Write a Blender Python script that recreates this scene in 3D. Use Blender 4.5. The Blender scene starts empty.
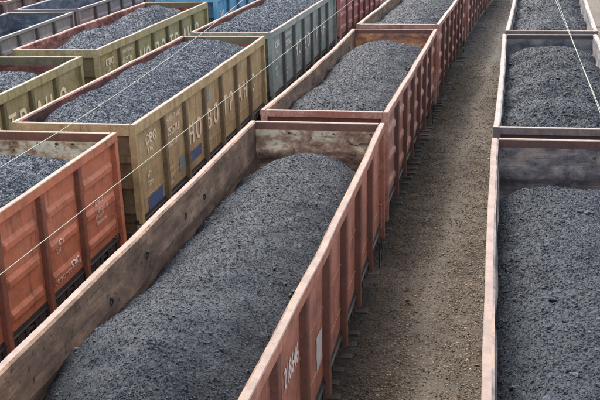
import bpy, math, random
import numpy as np
from mathutils import Matrix, Vector

random.seed(7)
RNG = np.random.default_rng(7)
sc = bpy.context.scene
COL = sc.collection
R = math.radians

# ------------------------------------------------------------------ camera
cd = bpy.data.cameras.new('camera')
cam = bpy.data.objects.new('camera', cd)
COL.objects.link(cam)
cd.sensor_width = 36.0
cd.lens = 955.25 / 600 * 36.0
cd.clip_start = 0.1
cd.clip_end = 2000
PITCH, YAW, ROLL = R(18.616), R(12.815), R(-1.884)
F = Vector((-math.sin(YAW) * math.cos(PITCH), math.cos(YAW) * math.cos(PITCH), -math.sin(PITCH)))
Rv = Vector((math.cos(YAW), math.sin(YAW), 0))
U = Rv.cross(F)
R2 = Rv * math.cos(ROLL) + U * math.sin(ROLL)
U2 = -Rv * math.sin(ROLL) + U * math.cos(ROLL)
m = Matrix((R2, U2, -F)).transposed().to_4x4()
m.translation = Vector((0, 0, 9.056))
cam.matrix_world = m
sc.camera = cam

# ------------------------------------------------------------------ world and sun (overcast day)
SUN_EL, SUN_AZ = R(56), R(-32)           # azimuth clockwise from +Y: soft light from the far left
world = bpy.data.worlds.new('World')
sc.world = world
world.use_nodes = True
wn = world.node_tree
bg = wn.nodes['Background']
sky = wn.nodes.new('ShaderNodeTexSky')
sky.sky_type = 'NISHITA'
sky.sun_disc = False
sky.sun_elevation = SUN_EL
sky.sun_rotation = SUN_AZ
sky.air_density = 1.0
sky.dust_density = 6.0
sky.ozone_density = 1.0
hs = wn.nodes.new('ShaderNodeHueSaturation')
hs.inputs['Saturation'].default_value = 0.66
wn.links.new(sky.outputs[0], hs.inputs['Color'])
wn.links.new(hs.outputs[0], bg.inputs['Color'])
bg.inputs['Strength'].default_value = 0.15

sl = bpy.data.lights.new('sun', 'SUN')
sl.energy = 0.95
sl.angle = R(30)
sl.color = (1.0, 0.98, 0.95)
sun = bpy.data.objects.new('sun', sl)
COL.objects.link(sun)
sdir = Vector((math.sin(SUN_AZ) * math.cos(SUN_EL), math.cos(SUN_AZ) * math.cos(SUN_EL), math.sin(SUN_EL)))
sun.rotation_euler = sdir.to_track_quat('Z', 'Y').to_euler()
sun.location = (-30, 10, 40)

vs = sc.view_settings
vs.view_transform = 'Standard'
vs.look = 'None'
vs.exposure = 2.0
vs.gamma = 1.0
vs.use_curve_mapping = False

# ------------------------------------------------------------------ noise in numpy
class Noise2:
    def __init__(self, seed, n=256):
        self.t = np.random.default_rng(seed).random((n, n)) * 2 - 1
        self.n = n
    def at(self, x, y):
        xi = np.floor(x).astype(int); yi = np.floor(y).astype(int)
        fx = x - xi; fy = y - yi
        fx = fx * fx * (3 - 2 * fx); fy = fy * fy * (3 - 2 * fy)
        n = self.n
        a = self.t[xi % n, yi % n]; b = self.t[(xi + 1) % n, yi % n]
        c = self.t[xi % n, (yi + 1) % n]; d = self.t[(xi + 1) % n, (yi + 1) % n]
        return (a * (1 - fx) + b * fx) * (1 - fy) + (c * (1 - fx) + d * fx) * fy
    def fbm(self, x, y, o=3, g=0.5):
        s = 0; a = 1
        for k in range(o):
            s = s + a * self.at(x * 2 ** k + 17.3 * k, y * 2 ** k + 9.1 * k); a *= g
        return s

# ------------------------------------------------------------------ materials
def srgb(r, g, b):
    return tuple(((c / 255 + 0.055) / 1.055) ** 2.4 if c > 10 else c / 255 / 12.92 for c in (r, g, b)) + (1.0,)

class NT:
    def __init__(self, name):
        self.m = bpy.data.materials.new(name)
        self.m.use_nodes = True
        self.t = self.m.node_tree
        self.b = self.t.nodes['Principled BSDF']
        self.out = self.t.nodes['Material Output']
    def n(self, typ, **kw):
        nd = self.t.nodes.new(typ)
        for k, v in kw.items():
            setattr(nd, k, v)
        return nd
    def l(self, a, b):
        self.t.links.new(a, b)
    def coord(self, seed=0.0, scale=(1, 1, 1)):
        tc = self.n('ShaderNodeTexCoord')
        mp = self.n('ShaderNodeMapping')
        mp.inputs['Location'].default_value = (seed * 3.1, seed * 7.7, seed * 5.3)
        mp.inputs['Scale'].default_value = scale
        self.l(tc.outputs['Object'], mp.inputs['Vector'])
        return mp.outputs[0]
    def noise(self, vec, scale, detail=5, rough=0.6, dist=0.0):
        nd = self.n('ShaderNodeTexNoise')
        nd.inputs['Scale'].default_value = scale
        nd.inputs['Detail'].default_value = detail
        nd.inputs['Roughness'].default_value = rough
        nd.inputs['Distortion'].default_value = dist
        self.l(vec, nd.inputs['Vector'])
        return nd.outputs['Fac']
    def ramp(self, fac, stops):
        r = self.n('ShaderNodeValToRGB')
        e = r.color_ramp.elements
        while len(e) < len(stops):
            e.new(0.5)
        for k, (p, c) in enumerate(stops):
            e[k].position = p
            e[k].color = c if len(c) == 4 else tuple(c) + (1,)
        self.l(fac, r.inputs[0])
        return r.outputs[0]
    def mask(self, fac, lo, hi):
        return self.ramp(fac, [(lo, (0, 0, 0, 1)), (hi, (1, 1, 1, 1))])
    def mix(self, fac, a, b, mode='MIX'):
        x = self.n('ShaderNodeMix', data_type='RGBA', blend_type=mode)
        for i, v in ((0, fac), (6, a), (7, b)):
            if isinstance(v, (int, float)):
                x.inputs[i].default_value = v
            elif isinstance(v, tuple):
                x.inputs[i].default_value = v if len(v) == 4 else v + (1,)
            else:
                self.l(v, x.inputs[i])
        return x.outputs[2]
    def bump(self, h, strength=0.3, dist=0.01):
        b = self.n('ShaderNodeBump')
        b.inputs['Strength'].default_value = strength
        b.inputs['Distance'].default_value = dist
        self.l(h, b.inputs['Height'])
        self.l(b.outputs[0], self.b.inputs['Normal'])

def scale_c(c, k):
    return tuple(min(1, v * k) for v in c[:3]) + (1,)

RUST = (0.10, 0.042, 0.020, 1)
DARK = (0.022, 0.018, 0.016, 1)

def paint(name, base, seed, fade=None, rust=0.5, fade_amt=0.5, dirt=0.5, streak=0.5):
    """weathered wagon paint: faded patches, rust spots, runs of dirt, grime speckle"""
    q = NT(name)
    v = q.coord(seed)
    vs_ = q.coord(seed + 1.3, (1, 1, 0.13))
    fade = fade or tuple(min(1, 0.72 * a + 0.17) for a in base[:3]) + (1,)
    c = q.mix(q.mask(q.noise(v, 1.1, 6, 0.65), 0.62 - 0.28 * fade_amt, 0.72), base, fade)
    c = q.mix(q.mask(q.noise(v, 14, 4, 0.7), 0.35, 0.75), c, scale_c(base, 0.72))
    run = q.mask(q.noise(vs_, 5.5, 6, 0.7), 0.62 - 0.14 * streak, 0.76)
    c = q.mix(run, c, q.mix(0.5, scale_c(base, 0.45), RUST))
    sp = q.mask(q.noise(q.coord(seed + 4), 4.2, 8, 0.72, 0.4), 0.70 - 0.14 * rust, 0.76 - 0.10 * rust)
    c = q.mix(sp, c, q.ramp(q.noise(v, 22, 4), [(0.3, DARK), (0.55, RUST), (0.75, (0.24, 0.10, 0.04, 1))]))
    gr = q.mask(q.noise(q.coord(seed + 9), 2.3, 7, 0.7), 0.46, 0.70)
    mg = q.n('ShaderNodeMath', operation='MULTIPLY'); q.l(gr, mg.inputs[0]); mg.inputs[1].default_value = 0.75 * dirt
    c = q.mix(mg.outputs[0], c, (0.055, 0.045, 0.038, 1))
    c = q.mix(q.mask(q.noise(q.coord(seed + 12), 38, 3, 0.8), 0.58, 0.74), c, scale_c(base, 0.5))
    q.l(c, q.b.inputs['Base Color'])
    q.b.inputs['Roughness'].default_value = 0.72
    q.b.inputs['Specular IOR Level'].default_value = 0.3
    q.bump(q.noise(v, 9, 6, 0.7), 0.35, 0.012)
    return q.m

def rim_mat(name, base, seed):
    """the trodden, dusty top of a rim: paint worn thin and bleached, chipped"""
    q = NT(name)
    v = q.coord(seed)
    c = q.mix(q.mask(q.noise(v, 3.0, 7, 0.7), 0.40, 0.58), base, scale_c(base, 0.68))
    c = q.mix(q.mask(q.noise(v, 11, 6, 0.75), 0.60, 0.68), c, (0.13, 0.075, 0.055, 1))
    c = q.mix(q.mask(q.noise(q.coord(seed + 2), 24, 4, 0.7), 0.62, 0.68), c, (0.05, 0.035, 0.03, 1))
    q.l(c, q.b.inputs['Base Color'])
    q.b.inputs['Roughness'].default_value = 0.75
    q.bump(q.noise(v, 30, 4, 0.7), 0.3, 0.004)
    return q.m

def lining(name, cols, seed, sx=1.0, contrast=0.0):
    """bare rusty inside of a wagon wall: four tones in blotches and long scrapes"""
    q = NT(name)
    v = q.coord(seed)
    h = q.noise(q.coord(seed + 2, (0.8, 0.6, 1.3)), 1.7 * sx, 9, 0.70, 0.2)
    c = q.ramp(h, [(0.36, cols[0]), (0.45, cols[1]), (0.52, cols[2]), (0.59, cols[3])])
    scr = q.mask(q.noise(q.coord(seed + 5, (0.5, 0.5, 9)), 2.4, 6, 0.7), 0.56, 0.70)
    c = q.mix(scr, c, scale_c(cols[1], 0.45))
    dk = q.mask(q.noise(v, 7, 8, 0.75), 0.56, 0.66)
    c = q.mix(dk, c, scale_c(cols[0], 0.5))
    q.l(c, q.b.inputs['Base Color'])
    q.b.inputs['Roughness'].default_value = 0.8
    q.b.inputs['Specular IOR Level'].default_value = 0.25
    q.bump(q.noise(v, 12, 7, 0.75), 0.5, 0.02)
    return q.m

def plain(name, c, rough=0.7, metal=0.0, var=0.5, scale=8, seed=1):
    q = NT(name)
    v = q.coord(seed)
    k = q.ramp(q.noise(v, scale, 6, 0.7), [(0.3, scale_c(c, 1 - var)), (0.7, scale_c(c, 1 + var))])
    q.l(k, q.b.inputs['Base Color'])
    q.b.inputs['Roughness'].default_value = rough
    q.b.inputs['Metallic'].default_value = metal
    q.bump(q.noise(v, scale * 4, 5, 0.7), 0.25, 0.006)
    return q.m

def letters(name, c, seed, wear=0.5):
    """stencilled paint, partly worn away"""
    q = NT(name)
    v = q.coord(seed)
    q.b.inputs['Base Color'].default_value = c
    q.b.inputs['Roughness'].default_value = 0.75
    tr = q.n('ShaderNodeBsdfTransparent')
    mx = q.n('ShaderNodeMixShader')
    q.l(q.mask(q.noise(v, 9, 8, 0.75), 0.72 - 0.30 * wear, 0.80 - 0.28 * wear), mx.inputs[0])
    q.l(q.b.outputs[0], mx.inputs[1]); q.l(tr.outputs[0], mx.inputs[2])
    q.l(mx.outputs[0], q.out.inputs['Surface'])
    return q.m

def coal_mat(name, lo, hi, seed, patch=0.35):
    q = NT(name)
    at = q.n('ShaderNodeAttribute', attribute_name='tone')
    v = q.coord(seed)
    c = q.mix(at.outputs['Fac'], lo, hi)
    big = q.mask(q.noise(q.coord(seed + 3), 0.9, 5, 0.6), 0.40, 0.66)
    mg = q.n('ShaderNodeMath', operation='MULTIPLY'); q.l(big, mg.inputs[0]); mg.inputs[1].default_value = patch
    c = q.mix(mg.outputs[0], c, scale_c(lo, 0.9))
    fine = q.noise(v, 42, 5, 0.8)
    c = q.mix(q.mask(fine, 0.30, 0.58), scale_c(lo, 0.9), c)
    q.l(c, q.b.inputs['Base Color'])
    q.l(q.ramp(q.noise(v, 25, 3), [(0.35, (0.50,) * 3), (0.65, (0.78,) * 3)]), q.b.inputs['Roughness'])
    q.b.inputs['Specular IOR Level'].default_value = 0.18
    q.bump(q.noise(v, 60, 4, 0.8), 0.6, 0.012)
    return q.m

M = {}
M['iron'] = plain('dark_oily_iron', (0.032, 0.027, 0.024, 1), 0.6, 0.2)
M['iron_brown'] = plain('brown_dusty_iron', (0.075, 0.05, 0.038, 1), 0.75)
M['wheel'] = plain('wheel_steel', (0.06, 0.048, 0.042, 1), 0.5, 0.5)
M['rail'] = plain('rail_rust', (0.12, 0.065, 0.042, 1), 0.6, 0.4)
M['sleeper'] = plain('dusty_concrete', (0.062, 0.049, 0.037, 1), 0.9, 0, 0.45, 5)
M['floor'] = plain('floor_steel', (0.07, 0.06, 0.055, 1), 0.8)
M['wire'] = plain('weathered_wire', (0.19, 0.21, 0.165, 1), 0.7, 0.0, 0.15)

M['blue_patch'] = letters('blue_patch_paint', (0.055, 0.10, 0.20, 1), 8, 0.55)
M['teal_patch'] = letters('teal_patch_paint', (0.15, 0.22, 0.22, 1), 9, 0.55)
M['white_patch'] = plain('pale_patch_paint', (0.52, 0.50, 0.46, 1), 0.75, 0, 0.15, 4)

# ground: trodden ballast
def ground_mat():
    q = NT('trodden_ballast')
    v = q.coord(0)
    vor = q.n('ShaderNodeTexVoronoi'); vor.inputs['Scale'].default_value = 17
    q.l(v, vor.inputs['Vector'])
    sep = q.n('ShaderNodeSeparateColor'); q.l(vor.outputs['Color'], sep.inputs[0])
    c = q.ramp(sep.outputs[0], [(0.0, (0.040, 0.030, 0.019)), (0.35, (0.083, 0.060, 0.037)), (0.65, (0.119, 0.087, 0.054)), (0.9, (0.094, 0.081, 0.062)), (1.0, (0.228, 0.179, 0.120))])
    gap = q.mask(vor.outputs['Distance'], 0.30, 0.55)
    c = q.mix(gap, c, (0.032, 0.025, 0.019, 1))
    dust = q.mask(q.noise(q.coord(3, (1.2, 0.18, 1)), 1.0, 7, 0.65), 0.45, 0.68)
    c = q.mix(dust, c, (0.075, 0.060, 0.044, 1))
    dark = q.mask(q.noise(q.coord(6), 0.55, 6, 0.6), 0.57, 0.70)
    dm = q.n('ShaderNodeMath', operation='MULTIPLY'); q.l(dark, dm.inputs[0]); dm.inputs[1].default_value = 0.75
    c = q.mix(dm.outputs[0], c, (0.045, 0.04, 0.034, 1))
    wp = q.n('ShaderNodeAttribute', attribute_name='worn')
    c = q.mix(wp.outputs['Fac'], c, (0.125, 0.108, 0.085, 1))
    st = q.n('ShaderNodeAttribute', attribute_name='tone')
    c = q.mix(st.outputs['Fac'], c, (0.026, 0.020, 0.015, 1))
    q.l(c, q.b.inputs['Base Color'])
    q.b.inputs['Roughness'].default_value = 0.95
    h = q.n('ShaderNodeMath', operation='SUBTRACT'); h.inputs[0].default_value = 1.0
    q.l(vor.outputs['Distance'], h.inputs[1])
    q.bump(h.outputs[0], 0.9, 0.03)
    return q.m
M['ground'] = ground_mat()

def stone_mat():
    q = NT('ballast_stone')
    at = q.n('ShaderNodeAttribute', attribute_name='tone')
    c = q.ramp(at.outputs['Fac'], [(0.0, (0.041, 0.028, 0.018)), (0.35, (0.103, 0.070, 0.041)), (0.58, (0.164, 0.117, 0.069)), (0.78, (0.150, 0.130, 0.101)), (0.93, (0.215, 0.175, 0.132)), (1.0, (0.33, 0.295, 0.25))])
    q.l(c, q.b.inputs['Base Color'])
    q.b.inputs['Roughness'].default_value = 0.9
    return q.m
M['stone'] = stone_mat()

# ------------------------------------------------------------------ mesh helpers
class MB:
    def __init__(self):
        self.v = []; self.f = []; self.mi = []
    def quad(self, ids, mi=0):
        self.f.append(tuple(ids)); self.mi.append(mi)
    def box(self, x0, x1, y0, y1, z0, z1, mi=0, ny=1, top=None):
        """box cut ny times along y; top = material of its upper face"""
        b = len(self.v)
        for j in range(ny + 1):
            y = y0 + (y1 - y0) * j / ny
            self.v += [(x0, y, z0), (x1, y, z0), (x1, y, z1), (x0, y, z1)]
        for j in range(ny):
            p = b + 4 * j; n = p + 4
            self.quad((p, p + 1, n + 1, n)[::-1][::-1], mi)
            self.quad((p + 1, p + 2, n + 2, n + 1), mi)
            self.quad((p + 2, p + 3, n + 3, n + 2), mi if top is None else top)
            self.quad((p + 3, p, n, n + 3), mi)
        self.quad((b + 3, b + 2, b + 1, b), mi)
        e = b + 4 * ny
        self.quad((e, e + 1, e + 2, e + 3), mi)
        return self
    def prism(self, prof, axis, a0, a1, n=1, mis=None, cap=True):
        """profile polygon (list of 2-tuples) pushed along an axis"""
        b = len(self.v); k = len(prof)
        for j in range(n + 1):
            a = a0 + (a1 - a0) * j / n
            for (p, q) in prof:
                self.v.append({'x': (a, p, q), 'y': (p, a, q), 'z': (p, q, a)}[axis])
        for j in range(n):
            for i in range(k):
                i2 = (i + 1) % k
                self.quad((b + j * k + i, b + j * k + i2, b + (j + 1) * k + i2, b + (j + 1) * k + i), mis[i] if mis else 0)
        if cap:
            self.quad(tuple(range(b, b + k))[::-1]); self.quad(tuple(range(b + n * k, b + n * k + k)))
        return self
    def tube(self, pts, r, seg=6):
        b = len(self.v)
        P = [Vector(p) for p in pts]
        for i, p in enumerate(P):
            d = (P[min(i + 1, len(P) - 1)] - P[max(i - 1, 0)]).normalized()
            u = d.cross(Vector((0.13, 0.27, 0.95)))
            if u.length < 1e-3: u = d.cross(Vector((1, 0, 0)))
            u.normalize(); w = d.cross(u)
            for s in range(seg):
                a = 2 * math.pi * s / seg
                self.v.append(tuple(p + (u * math.cos(a) + w * math.sin(a)) * r))
        for i in range(len(P) - 1):
            for s in range(seg):
                s2 = (s + 1) % seg
                self.quad((b + i * seg + s, b + i * seg + s2, b + (i + 1) * seg + s2, b + (i + 1) * seg + s))
        self.quad(tuple(range(b, b + seg))[::-1]); e = b + (len(P) - 1) * seg
        self.quad(tuple(range(e, e + seg)))
        return self
    def lathe_x(self, prof, cy, cz, seg=24):
        """revolve (x, r) profile about an axis along x"""
        b = len(self.v); k = len(prof)
        for s in range(seg):
            a = 2 * math.pi * s / seg
            for (x, r) in prof:
                self.v.append((x, cy + r * math.cos(a), cz + r * math.sin(a)))
        for s in range(seg):
            s2 = (s + 1) % seg
            for i in range(k - 1):
                self.quad((b + s * k + i, b + s * k + i + 1, b + s2 * k + i + 1, b + s2 * k + i))
        return self
    def mesh(self, name, mats, deform=None):
        v = np.array(self.v, float)
        if deform is not None:
            v = deform(v)
        me = bpy.data.meshes.new(name)
        me.from_pydata([tuple(p) for p in v], [], self.f)
        for mt in mats: me.materials.append(mt)
        if any(self.mi): me.polygons.foreach_set('material_index', self.mi)
        me.update()
        import bmesh
        bm = bmesh.new(); bm.from_mesh(me)
        bmesh.ops.recalc_face_normals(bm, faces=bm.faces)
        bm.to_mesh(me); bm.free()
        return me
    def build(self, name, mats, parent=None, deform=None, smooth=False):
        if not isinstance(mats, (list, tuple)): mats = [mats]
        me = self.mesh(name, mats, deform)
        if smooth: me.shade_smooth()
        return link(name, me, parent)

def link(name, me, parent=None, loc=None):
    o = bpy.data.objects.new(name, me)
    COL.objects.link(o)
    if parent is not None: o.parent = parent
    if loc: o.location = loc
    return o

def empty(name, loc, rz, label, cat, group=None):
    o = bpy.data.objects.new(name, None)
    COL.objects.link(o)
    o.location = loc; o.rotation_euler = (0, 0, rz); o.empty_display_size = 0.5
    o['label'] = label; o['category'] = cat
    if group: o['group'] = group
    return o

def np_mesh(name, verts, tris, mat, tone=None, smooth=False):
    me = bpy.data.meshes.new(name)
    nv, nf = len(verts), len(tris); k = tris.shape[1]
    me.vertices.add(nv); me.vertices.foreach_set('co', verts.astype(np.float32).ravel())
    me.loops.add(nf * k); me.loops.foreach_set('vertex_index', tris.astype(np.int32).ravel())
    me.polygons.add(nf)
    me.polygons.foreach_set('loop_start', np.arange(0, nf * k, k, dtype=np.int32))
    me.polygons.foreach_set('loop_total', np.full(nf, k, dtype=np.int32))
    me.polygons.foreach_set('use_smooth', np.full(nf, smooth))
    if tone is not None:
        a = me.attributes.new('tone', 'FLOAT', 'POINT'); a.data.foreach_set('value', tone.astype(np.float32))
    me.materials.append(mat)
    me.update(); me.validate()
    return me

# rough stones: a distorted block (12 faces) and a rounder one (20)
OCT_V = np.array([(x_, y_, z_) for z_ in (-1, 1) for y_ in (-1, 1) for x_ in (-1, 1)], float) * 0.62
OCT_F = np.array([(0, 2, 3), (0, 3, 1), (4, 5, 7), (4, 7, 6), (0, 1, 5), (0, 5, 4), (2, 6, 7), (2, 7, 3), (0, 4, 6), (0, 6, 2), (1, 3, 7), (1, 7, 5)])
g = (1 + 5 ** .5) / 2
ICO_V = np.array([(-1, g, 0), (1, g, 0), (-1, -g, 0), (1, -g, 0), (0, -1, g), (0, 1, g), (0, -1, -g), (0, 1, -g), (g, 0, -1), (g, 0, 1), (-g, 0, -1), (-g, 0, 1)]) / math.sqrt(1 + g * g)
ICO_F = np.array([(0, 11, 5), (0, 5, 1), (0, 1, 7), (0, 7, 10), (0, 10, 11), (1, 5, 9), (5, 11, 4), (11, 10, 2), (10, 7, 6), (7, 1, 8), (3, 9, 4), (3, 4, 2), (3, 2, 6), (3, 6, 8), (3, 8, 9), (4, 9, 5), (2, 4, 11), (6, 2, 10), (8, 6, 7), (9, 8, 1)])

CHIP_V = np.array([(-0.8, -0.7, -0.5), (0.8, -0.7, -0.5), (0.8, 0.7, -0.5), (-0.8, 0.7, -0.5), (-0.45, -0.15, 0.62), (0.5, 0.2, 0.55)], float)
CHIP_F = np.array([(0, 1, 5), (0, 5, 4), (1, 2, 5), (2, 3, 4), (2, 4, 5), (3, 0, 4)])
def stones(pos, size, rng, ico=False, flat=0.75, chip=False):
    """one vertex/face array for many rough stones"""
    V, Fc = (CHIP_V, CHIP_F) if chip else (ICO_V, ICO_F) if ico else (OCT_V, OCT_F)
    n, k = len(pos), len(V)
    v = np.repeat(V[None], n, 0) * (0.70 + 0.45 * rng.random((n, k, 1))) + rng.normal(0, 0.13, (n, k, 3))
    v *= (0.65 + 0.7 * rng.random((n, 1, 3)))
    a, b, c = (rng.random((3, n)) * 2 * math.pi)
    if chip: b = (b / math.pi - 1) * 0.55; c = (c / math.pi - 1) * 0.55
    ca, sa, cb, sb, cc, sn = np.cos(a), np.sin(a), np.cos(b), np.sin(b), np.cos(c), np.sin(c)
    z0, z1 = np.zeros(n), np.ones(n)
    Rz = np.stack([ca, -sa, z0, sa, ca, z0, z0, z0, z1], 1).reshape(n, 3, 3)
    Rx = np.stack([z1, z0, z0, z0, cb, -sb, z0, sb, cb], 1).reshape(n, 3, 3)
    Ry = np.stack([cc, z0, sn, z0, z1, z0, -sn, z0, cc], 1).reshape(n, 3, 3)
    v = np.einsum('nij,nkj->nki', Rz @ Rx @ Ry, v)
    v[:, :, 2] *= flat
    v = v * size[:, None, None] + pos[:, None, :]
    f = Fc[None] + (np.arange(n) * k)[:, None, None]
    tone = np.repeat(np.where(rng.random(n) < 0.06, 0.55 if ico else 0.85, 0.17 + 0.36 * rng.random(n) ** (0.8 if ico else 1.3))[:, None], k, 1)
    return v.reshape(-1, 3), f.reshape(-1, 3), tone.ravel()

# ------------------------------------------------------------------ tracks and wagon places
RIM = 3.75
HL = 6.46            # half body length
HW = 1.565           # half width over the posts
PL = {'C1': (-4.24, 14.46, -0.55), 'C2': (-4.28, 28.42, 0.66), 'C3': (-4.03, 42.44, 1.69),
      'R1': (1.34, 13.46, -0.95), 'R2': (1.24, 27.25, -0.01), 'R3': (1.47, 40.94, 1.30),
      'B0': (-10.09, 13.05, -0.91), 'B1': (-10.12, 26.67, -0.68), 'B2': (-10.11, 40.41, 0.34),
      'D1': (-15.01, 22.39, -2.54), 'D2': (-15.37, 36.55, -0.64), 'E1': (-20.28, 33.24, -3.19), 'E2': (-21.0, 47.03, -1.87)}
def after(p, dh=1.1):
    x, y, h = p; a = R(h + dh / 2)
    return (x + 13.95 * math.sin(a), y + 13.95 * math.cos(a), h + dh)
PL['C4'] = after(PL['C3']); PL['C5'] = after(PL['C4'])
PL['B3'] = after(PL['B2']); PL['D3'] = after(PL['D2'])
PL['D3'] = (PL['D3'][0], PL['D3'][1] + 0.35, PL['D3'][2])
PL['F1'] = (-25.6, 36.0, -3.4); PL['F2'] = after(PL['F1'])

def track_line(keys):
    pts = [PL[k] for k in keys]
    out = []
    x, y, h = pts[0]
    for d in (42, 28, 14):
        out.append((x - d * math.sin(R(h - 1.0)), y - d * math.cos(R(h - 1.0))))
    out += [(p[0], p[1]) for p in pts]
    p = pts[-1]
    for _ in range(5):
        p = after(p); out.append((p[0], p[1]))
    P = np.array(out)
    res = []
    for i in range(1, len(P) - 2):                         # Catmull-Rom
        for t in np.arange(0, 1, 0.0387):
            a, b, c, d = P[i - 1], P[i], P[i + 1], P[i + 2]
            res.append(0.5 * ((2 * b) + (-a + c) * t + (2 * a - 5 * b + 4 * c - d) * t * t + (-a + 3 * b - 3 * c + d) * t ** 3))
    return np.array(res)

TR = {'C': track_line(['C1', 'C2', 'C3', 'C4', 'C5']), 'R': track_line(['R1', 'R2', 'R3']),
      'B': track_line(['B0', 'B1', 'B2', 'B3']), 'D': track_line(['D1', 'D2', 'D3']),
      'E': track_line(['E1', 'E2']), 'F': track_line(['F1', 'F2'])}

# ------------------------------------------------------------------ ground
GZ = -0.215
gn = Noise2(3)
def ground_h(x, y):
    return GZ + 0.035 * gn.fbm(x * 0.7, y * 0.7, 3) + 0.012 * gn.at(x * 5, y * 5)
gx = np.concatenate([[-400, -120, -60], np.arange(-32, 8.01, 0.5), [14, 30, 80, 400]])
gy = np.concatenate([[-400, -100, -30], np.arange(-10, 92.01, 0.5), [120, 200, 400, 900]])
fx = np.sort(np.unique(np.concatenate([gx, np.arange(-3.5, 0.5, 0.1)]).round(3)))
X, Y = np.meshgrid(fx, gy, indexing='ij')
Z = ground_h(X, Y)
nx, ny = X.shape
idx = np.arange(nx * ny).reshape(nx, ny)
quads = np.stack([idx[:-1, :-1], idx[1:, :-1], idx[1:, 1:], idx[:-1, 1:]], -1).reshape(-1, 4)
dist = np.full(X.shape, 99.0)
for l_ in TR.values():
    dist = np.minimum(dist, np.abs(X - np.interp(Y, l_[:, 1], l_[:, 0])))
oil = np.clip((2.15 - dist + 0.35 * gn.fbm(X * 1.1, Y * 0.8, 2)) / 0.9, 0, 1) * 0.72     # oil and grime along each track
path_x = (np.interp(Y, TR['C'][:, 1], TR['C'][:, 0]) + np.interp(Y, TR['R'][:, 1], TR['R'][:, 0])) / 2 + 0.05 + 0.25 * gn.at(Y * 0.25, Y * 0 + 3.3)
worn = np.exp(-((X - path_x) / 0.32) ** 2) * np.clip(0.75 + 0.5 * gn.at(Y * 0.4, Y * 0 + 8.1), 0, 1) * 0.6      # trodden dust of the footpath
gme = np_mesh('ground', np.stack([X, Y, Z], -1).reshape(-1, 3), quads, M['ground'], oil.ravel(), smooth=True)
at_ = gme.attributes.new('worn', 'FLOAT', 'POINT'); at_.data.foreach_set('value', worn.ravel().astype(np.float32))
go = link('ground', gme); go['kind'] = 'structure'

# ------------------------------------------------------------------ tracks: rails and sleepers
def frames(line):
    d = np.gradient(line, axis=0); d /= np.linalg.norm(d, axis=1)[:, None]
    return d, np.stack([d[:, 1], -d[:, 0]], 1)
sp_prof = [(-1.35, -0.12), (-1.35, 0.0), (-1.35, 0.0)]
smb = MB()
# concrete sleeper: splayed sides, sunk middle
xs = [-1.35, -1.30, -0.5, 0.5, 1.30, 1.35]; tops = [-0.03, 0.0, -0.05, -0.05, 0.0, -0.03]
b = 0
for x, t in zip(xs, tops):
    smb.v += [(x, -0.14, -0.16), (x, 0.14, -0.16), (x, 0.10, t), (x, -0.10, t)]
for i in range(5):
    p = 4 * i; n = p + 4
    for k in range(4):
        smb.quad((p + k, p + (k + 1) % 4, n + (k + 1) % 4, n + k))
smb.quad((3, 2, 1, 0)); smb.quad((20, 21, 22, 23))
SLEEPER = smb.mesh('sleeper', [M['sleeper']])
TL = {'C': 'railway track under the middle train of red-brown wagons, sleeper ends showing beside the gravel',
      'R': 'railway track under the rightmost train of dark-lined coal wagons',
      'B': 'railway track under the orange, tan and grey-green wagons',
      'D': 'railway track under the olive wagons and the blue wagon',
      'E': 'railway track under the empty slate grey wagons',
      'F': 'railway track under the row of wagons farthest left'}
rail_prof = [(-0.075, -0.18), (0.075, -0.18), (0.075, -0.165), (0.015, -0.145), (0.012, -0.05), (0.037, -0.035), (0.037, 0.0), (-0.037, 0.0), (-0.037, -0.035), (-0.012, -0.05), (-0.015, -0.145), (-0.075, -0.165)]
for key, line in TR.items():
    d, nrm = frames(line)
    t = empty('railway_track', (line[0][0], line[0][1], 0), 0, TL[key], 'railway track', 'parallel railway tracks')
    off = line[0]
    for s in (-0.76, 0.76):
        mb = MB(); k = len(rail_prof)
        sel = range(0, len(line), 6)
        for i in sel:
            for (u, z) in rail_prof:
                p = line[i] - off + nrm[i] * (s + u)
                mb.v.append((p[0], p[1], z))
        for j in range(len(sel) - 1):
            for i in range(k):
                i2 = (i + 1) % k
                mb.quad((j * k + i, j * k + i2, (j + 1) * k + i2, (j + 1) * k + i))
        mb.build('rail', M['rail'], t)
    last = 0; acc = 0; cnt = 0
    for i in range(1, len(line)):
        acc += np.linalg.norm(line[i] - line[i - 1])
        if acc >= 0.54:
            acc = 0
            y = line[i][1]
            if y < 6 or y > 80: continue
            o = link('sleeper', SLEEPER, t)
            jx = random.uniform(-0.10, 0.07)
            p = line[i] - off + nrm[i] * jx
            o.location = (p[0], p[1], -0.182 + random.uniform(-0.022, 0.006))
            o.rotation_euler = (0, 0, math.atan2(d[i][1], d[i][0]) - math.pi / 2 + random.uniform(-0.02, 0.02))

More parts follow.
